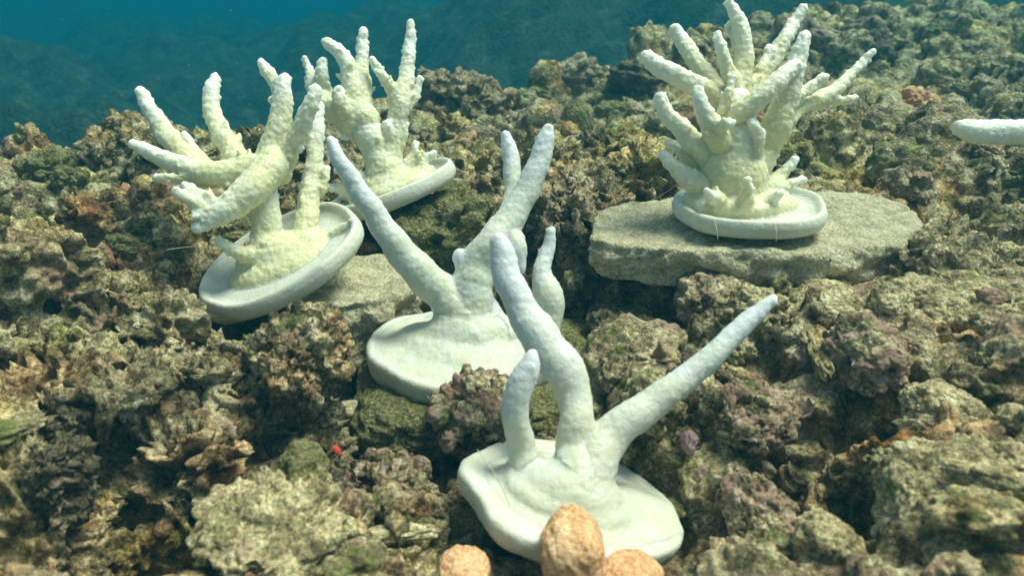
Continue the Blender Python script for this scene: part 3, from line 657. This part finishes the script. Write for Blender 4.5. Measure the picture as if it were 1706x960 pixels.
# leftmost coral
coral('leftmost bleached coral with many spread fingers on a tilted pale disc', .88,
      (468, 430, 0, .090, (-.36, -.22, .90), dict(rim=.009, raised=1.1)),
      [(464, 428, .0, 88, 74, 22), (462, 424, 0, 60, 50, 32), (504, 414, 0, 50, 44, 24), (425, 432, 0, 36, 32, 18)],
      [
          [(352, 380, -.02, 0), ][:0] or [(430, 305, -.01, 28), (437, 335, 0, 33), (443, 370, 0, 28), (447, 400, 0, 31), (451, 428, 0, 42)],
          [(326, 381, -.05, 5), (345, 372, -.045, 13), (375, 350, -.04, 25), (415, 318, -.03, 31), (445, 285, -.015, 33), (462, 262, 0, 28)],
          [(323, 357, -.055, 5), (340, 360, -.05, 9), (365, 352, -.04, 16)],
          [(292, 318, -.06, 5), (318, 334, -.055, 11), (345, 350, -.045, 15), (372, 350, -.04, 18)],
          [(308, 309, -.045, 6), (335, 328, -.045, 11), (365, 342, -.04, 15), (395, 335, -.035, 18)],
          [(222, 240, -.03, 8), (240, 249, -.03, 13), (275, 265, -.025, 16), (310, 279, -.02, 19), (350, 290, -.02, 23), (390, 287, -.015, 28), (425, 285, -.01, 32)],
          [(258, 297, .0, 4), (282, 297, .0, 9), (320, 300, -.0, 12), (360, 300, -.01, 15)],
          [(233, 152, .03, 9), (243, 170, .03, 13), (262, 200, .025, 16), (281, 228, .02, 20), (303, 252, .01, 22), (330, 278, 0, 20), (355, 290, -.01, 20)],
          [(308, 225, .012, 4), (318, 240, .012, 9), (330, 262, .008, 13), (345, 280, 0, 16)],
          [(358, 131, .045, 7), (352, 150, .04, 14), (353, 182, .035, 16), (364, 212, .025, 18), (380, 240, .01, 20), (396, 265, 0, 24), (415, 290, -.01, 27)],
          [(475, 131, .0, 11), (472, 150, .0, 16), (468, 195, .0, 21), (455, 235, 0, 23), (447, 262, 0, 25), (440, 290, 0, 28)],
          [(436, 104, .01, 9), (445, 118, .01, 11), (460, 140, .005, 12), (468, 160, 0, 13)],
          [(454, 164, 0, 6), (466, 178, 0, 9)],
          [(526, 149, -.02, 10), (519, 170, -.02, 15), (505, 203, -.015, 16), (490, 236, -.01, 16), (474, 265, 0, 22), (462, 290, 0, 27)],
          [(504, 246, -.01, 3), (490, 250, -.01, 7), (474, 258, 0, 12)],
          [(530, 175, .045, 9), (527, 215, .04, 14), (524, 260, .035, 16), (518, 305, .03, 18), (512, 350, .02, 21), (509, 388, .01, 24), (503, 412, 0, 30)],
          [(545, 278, .035, 3), (541, 300, .03, 6), (532, 325, .03, 8)],
          [(591, 367, -.01, 4), (567, 384, -.005, 9), (540, 400, 0, 14), (510, 415, 0, 22)],
          [(364, 400, -.03, 4), (382, 413, -.025, 11), (405, 424, -.02, 16), (432, 430, -.01, 24)],
          [(425, 384, -.0, 6), (424, 402, -.01, 9), (428, 420, -.01, 14)],
      ], None, M['coral_yellow'], .12, 3, plug=(452, 462, .005, .078), bumpy=1.0,
      lines=[[(278, 416, -.06), (320, 411, -.05), (360, 411, -.03), (385, 414, -.02)], [(430, 468, -.075), (420, 450, -.06), (428, 440, -.04)], [(455, 462, -.08), (452, 452, -.07), (456, 440, -.05)]])

# small coral at the back
coral('small bleached coral farthest back on a tilted disc over the brown boulder', 1.04,
      (652, 316, 0, .083, (-.34, .02, .94), dict(rim=.010, raised=1.1)),
      [(648, 310, 0, 74, 62, 20), (645, 306, 0, 50, 44, 28), (690, 294, 0, 38, 32, 16)],
      [
          [(594, 192, 0, 25), (612, 215, 0, 29), (630, 250, 0, 31), (640, 278, 0, 34), (645, 300, 0, 42)],
          [(543, 70, .0, 8), (563, 83, 0, 12), (580, 110, 0, 16), (585, 140, 0, 19), (592, 175, 0, 25), (610, 205, 0, 30)],
          [(605, 52, .02, 9), (604, 80, .02, 11), (603, 112, .015, 13), (606, 148, .01, 16), (604, 185, 0, 20), (612, 215, 0, 26)],
          [(507, 97, .02, 4), (514, 114, .02, 7), (521, 138, .015, 13), (532, 160, .01, 18), (560, 182, 0, 25), (592, 200, 0, 30)],
          [(538, 102, .0, 7), (536, 125, .0, 13), (533, 152, .01, 18), (545, 178, 0, 22)],
          [(565, 150, -.02, 8), (566, 168, -.02, 14), (578, 188, -.01, 20)],
          [(684, 38, .02, 8), (683, 70, .02, 10), (680, 100, .015, 13), (676, 132, .01, 15), (668, 165, .0, 18), (662, 200, 0, 19), (654, 232, 0, 22), (645, 262, 0, 27)],
          [(619, 99, .0, 4), (634, 121, 0, 9), (652, 147, 0, 12), (664, 172, 0, 15)],
          [(700, 130, .01, 5), (697, 145, .01, 6), (686, 165, .005, 9), (674, 182, 0, 12)],
          [(645, 207, -.01, 8), (650, 225, -.01, 13), (648, 250, 0, 18)],
          [(675, 205, 0, 5), (672, 222, 0, 9), (660, 245, 0, 14)],
          [(572, 228, 0, 4), (593, 226, 0, 9), (615, 232, 0, 16)],
          [(692, 238, 0, 4), (689, 256, 0, 8), (678, 280, 0, 14)],
          [(723, 255, .0, 5), (706, 268, 0, 9), (688, 286, 0, 16)],
          [(560, 283, -.01, 4), (580, 290, -.01, 8), (610, 300, 0, 16)],
          [(545, 312, 0, 6), (575, 313, 0, 9), (610, 310, 0, 14)],
      ], None, M['coral_yellow'], .22, 5)

# bushy coral on the slab
coral('bushiest bleached coral with upright branches on the flat stone slab', .90,
      (1247, 345, 0, .081, (-.02, -.02, 1), dict(rim=.009, raised=1.0, outline=.035)),
      [(1228, 334, 0, 92, 76, 26), (1185, 332, 0, 46, 40, 24), (1285, 337, .0, 44, 40, 16)],
      [
          [(1226, 175, -.01, 30), (1224, 210, -.01, 44), (1220, 250, -.01, 54), (1220, 288, -.005, 60), (1224, 318, 0, 66)],
          [(1077, 95, -.03, 13), (1092, 106, -.03, 17), (1120, 123, -.025, 18), (1150, 137, -.02, 19), (1182, 152, -.01, 19), (1205, 175, 0, 22), (1218, 205, 0, 26)],
          [(1124, 48, .03, 11), (1135, 66, .03, 14), (1152, 92, .025, 16), (1172, 117, .02, 16), (1195, 148, .01, 18), (1215, 180, 0, 22)],
          [(1215, 3, .0, 6), (1224, 20, 0, 11), (1235, 50, 0, 17), (1239, 90, 0, 18), (1236, 130, 0, 20), (1230, 175, 0, 25)],
          [(1196, 54, -.02, 6), (1200, 76, -.02, 10), (1211, 110, -.015, 14), (1224, 145, -.01, 17)],
          [(1215, 38, .01, 4), (1222, 55, .01, 8), (1230, 75, 0, 12)],
          [(1337, 14, .04, 7), (1321, 40, .04, 12), (1301, 75, .03, 15), (1281, 108, .025, 16), (1262, 135, .015, 17), (1243, 170, 0, 22)],
          [(1281, 78, .02, 6), (1278, 95, .02, 10), (1266, 122, .015, 14)],
          [(1340, 60, -.02, 11), (1334, 84, -.02, 15), (1323, 120, -.02, 19), (1311, 160, -.015, 24), (1296, 205, -.01, 28), (1275, 245, 0, 29), (1252, 282, 0, 34)],
          [(1325, 110, -.03, 14), (1290, 140, -.04, 18), (1255, 172, -.04, 19), (1222, 195, -.03, 20), (1205, 215, -.015, 22)],
          [(1456, 84, .05, 5), (1436, 104, .05, 8), (1411, 131, .045, 11), (1390, 150, .04, 13), (1364, 165, .03, 14), (1336, 178, .02, 14), (1308, 200, .0, 18)],
          [(1425, 162, .03, 4), (1405, 168, .035, 8), (1384, 163, .04, 12)],
          [(1376, 127, .01, 5), (1356, 140, .01, 9), (1334, 157, .0, 12), (1312, 178, -.01, 15)],
          [(1100, 162, -.03, 11), (1106, 180, -.03, 14), (1126, 206, -.025, 17), (1152, 232, -.02, 21), (1180, 260, -.01, 24), (1205, 285, 0, 32)],
          [(1162, 151, -.05, 11), (1168, 170, -.05, 14), (1179, 198, -.045, 18), (1194, 224, -.035, 23), (1210, 252, -.015, 32)],
          [(1219, 203, -.06, 5), (1206, 210, -.055, 8), (1190, 216, -.045, 12)],
          [(1105, 256, -.02, 9), (1120, 275, -.02, 13), (1145, 295, -.015, 19), (1172, 312, -.01, 23), (1200, 322, 0, 30)],
          [(1113, 236, .0, 6), (1130, 250, .0, 10), (1160, 272, .0, 18)],
          [(1250, 200, -.04, 6), (1258, 214, -.04, 9), (1263, 236, -.035, 12), (1252, 262, -.02, 20)],
          [(1270, 218, -.04, 4), (1268, 232, -.04, 8), (1262, 250, -.03, 12)],
          [(1222, 128, -.04, 4), (1213, 155, -.04, 8), (1203, 185, -.035, 11)],
          [(1326, 264, .01, 5), (1313, 280, .01, 9), (1298, 296, .01, 13), (1278, 314, .0, 22)],
          [(1340, 298, .0, 3), (1318, 305, .0, 8), (1290, 320, .0, 14)],
          [(1246, 298, -.055, 5), (1246, 315, -.05, 9), (1242, 332, -.04, 16)],
          [(1178, 318, -.05, 5), (1186, 328, -.045, 11), (1198, 336, -.03, 18)],
          [(1300, 322, -.04, 5), (1288, 332, -.035, 10), (1270, 340, -.025, 18)],
      ], None, M['coral_yellow'], .15, 7, lines=[[(1293, 402, -.088), (1293, 385, -.088), (1292, 372, -.082)], [(1196, 398, -.088), (1194, 382, -.086), (1190, 365, -.08)], [(1420, 312, .03), (1392, 308, .04), (1350, 296, .05)], [(1085, 334, -.02), (1110, 320, -.02), (1130, 305, -.03)]])

# middle coral
coral('white bleached coral in the middle with a long thin arm reaching left', .80,
      (768, 580, 0, .087, (.03, -.02, 1), dict(rim=.008, raised=.7, outline=.05, thick=.024)),
      [(780, 562, 0, 74, 62, 48), (775, 574, 0, 108, 96, 30), (772, 580, 0, 146, 135, 17), (715, 565, .01, 60, 55, 24), (855, 585, 0, 70, 60, 30)],
      [
          [(768, 430, 0, 16), (782, 445, 0, 26), (786, 485, 0, 36), (783, 528, 0, 44), (780, 560, 0, 52)],
          [(551, 234, -.03, 8), (564, 263, -.03, 14), (590, 306, -.025, 18), (620, 350, -.02, 21), (650, 395, -.015, 25), (686, 440, -.01, 30), (716, 470, -.005, 33), (748, 498, 0, 36), (778, 540, 0, 50)],
          [(913, 213, .02, 9), (908, 237, .02, 17), (896, 276, .018, 20), (875, 322, .014, 22), (850, 366, .01, 27), (825, 400, .0, 31), (800, 432, .0, 31), (787, 470, 0, 36)],
          [(842, 224, .05, 8), (848, 246, .05, 14), (853, 282, .045, 16), (855, 322, .035, 16), (848, 360, .02, 20)],
          [(862, 445, .0, 16), (855, 415, .0, 24), (845, 385, .005, 25)],
          [(822, 468, .0, 9), (822, 450, .0, 12), (824, 425, .0, 16)],
          [(919, 384, .02, 8), (912, 418, .02, 13), (902, 455, .015, 17), (914, 490, .01, 27), (916, 525, .01, 24), (908, 560, .005, 24), (895, 595, .0, 34)],
          [(815, 505, .0, 12), (825, 540, .0, 26), (840, 575, 0, 44)],
      ], None, M['coral_white'], .18, 9, bumpy=.55, blunt=False, scales=60, slim=.92, lines=[[(712, 660, -.10), (730, 685, -.105), (748, 710, -.11)]])

# front coral
coral('smooth white bleached coral in the foreground with one long arm reaching right', .62,
      (962, 826, 0, .080, (.27, .08, .95), dict(rim=.006, raised=.5, outline=.03, thick=.018, lobe=[(180, 16, .10), (232, 18, .15), (345, 40, -.02)])),
      [(955, 815, -.015, 84, 66, 42), (952, 824, -.012, 118, 88, 24), (965, 832, 0, 165, 140, 13), (1045, 852, 0, 100, 85, 20), (885, 810, 0, 70, 60, 26)],
      [
          [(832, 404, .03, 17), (838, 430, .03, 24), (848, 470, .028, 26), (868, 510, .025, 28), (896, 560, .02, 36), (934, 610, .012, 37), (955, 650, .008, 33), (960, 700, 0, 31), (962, 745, 0, 40), (962, 790, -.010, 50), (960, 820, -.018, 56)],
          [(1288, 498, .03, 8), (1262, 521, .03, 15), (1220, 560, .025, 19), (1180, 600, .02, 22), (1130, 640, .015, 25), (1085, 675, .01, 29), (1040, 706, .005, 33), (1005, 740, 0, 38), (988, 780, -.008, 44), (975, 810, -.015, 48)],
          [(886, 592, -.02, 11), (882, 612, -.02, 20), (868, 642, -.02, 24), (858, 672, -.018, 24), (862, 712, -.012, 24), (870, 752, -.006, 27), (880, 790, -.008, 32), (895, 822, -.015, 38)],
      ], None, M['coral_white'], .18, 11, voxel=.0014, bumpy=.5, blunt=False, scales=30, slim=.92, lines=[[(795, 750, -.05), (830, 800, -.055), (850, 845, -.06)]])

# coral at the right edge: only one branch reaches into the picture
coral('pale horizontal coral branch reaching in from the right edge', 1.0,
      (1850, 370, 0, .080, (0, 0, 1), dict(rim=.009)),
      [(1850, 360, 0, 60, 55, 24)],
      [[(1601, 213, 0, 11), (1618, 218, 0, 22), (1650, 220, 0, 23), (1690, 220, 0, 24), (1730, 224, 0, 25), (1780, 240, 0, 25), (1820, 275, 0, 28), (1845, 320, 0, 34), (1850, 360, 0, 45)],
       [(1890, 150, 0, 12), (1880, 200, 0, 16), (1860, 250, 0, 22), (1848, 310, 0, 30)]], None, M['coral_yellow'], .5, 13, voxel=.0022, scales=250)

# drifting specks in the water
vp, fp_ = ico(1); PV, PF = [], []; r5 = np.random.default_rng(5)
for i in range(170):
    D = r5.uniform(.45, 3.2); c = P(r5.uniform(-100, 1800), r5.uniform(-20, 700 if D < .8 else 300), D)
    PV.append(vp * r5.uniform(.00022, .00055) * (.5 + D * .7) * r5.uniform(.6, 1.3, 3) + c); PF.append(fp_ + i * len(vp))
obj('drifting_particles', mesh_np('drifting_particles', np.concatenate(PV), np.concatenate(PF)), M['line'], kind='stuff', label='tiny pale specks drifting in the sea water')

# ------------------------------------------------------------------ the water
bx0, bx1, by0, by1, bz0, bz1 = -75, 75, -6, 62, -3.0, .72
hv = [(x, y, z) for z in (bz0, bz1) for y in (by0, by1) for x in (bx0, bx1)]
hf = [(0, 2, 3, 1), (4, 5, 7, 6), (0, 1, 5, 4), (2, 6, 7, 3), (0, 4, 6, 2), (1, 3, 7, 5)]
hm = bpy.data.materials.new('sea_water'); hm.use_nodes = True; hn = hm.node_tree
hn.nodes.remove(hn.nodes['Principled BSDF'])
pvn = hn.nodes.new('ShaderNodeVolumePrincipled'); pvn.inputs['Density'].default_value = .29
pvn.inputs['Color'].default_value = (.004, .086, .118, 1); pvn.inputs['Absorption Color'].default_value = (.01, .34, .42, 1); pvn.inputs['Anisotropy'].default_value = 0.0
hn.links.new(pvn.outputs[0], hn.nodes['Material Output'].inputs['Volume'])
hz = obj('haze', mesh_np('haze', np.array(hv, float), hf), hm, kind='stuff', label='blue-green sea water between the camera and the far reef')
print('total script', _t.time() - _t0)
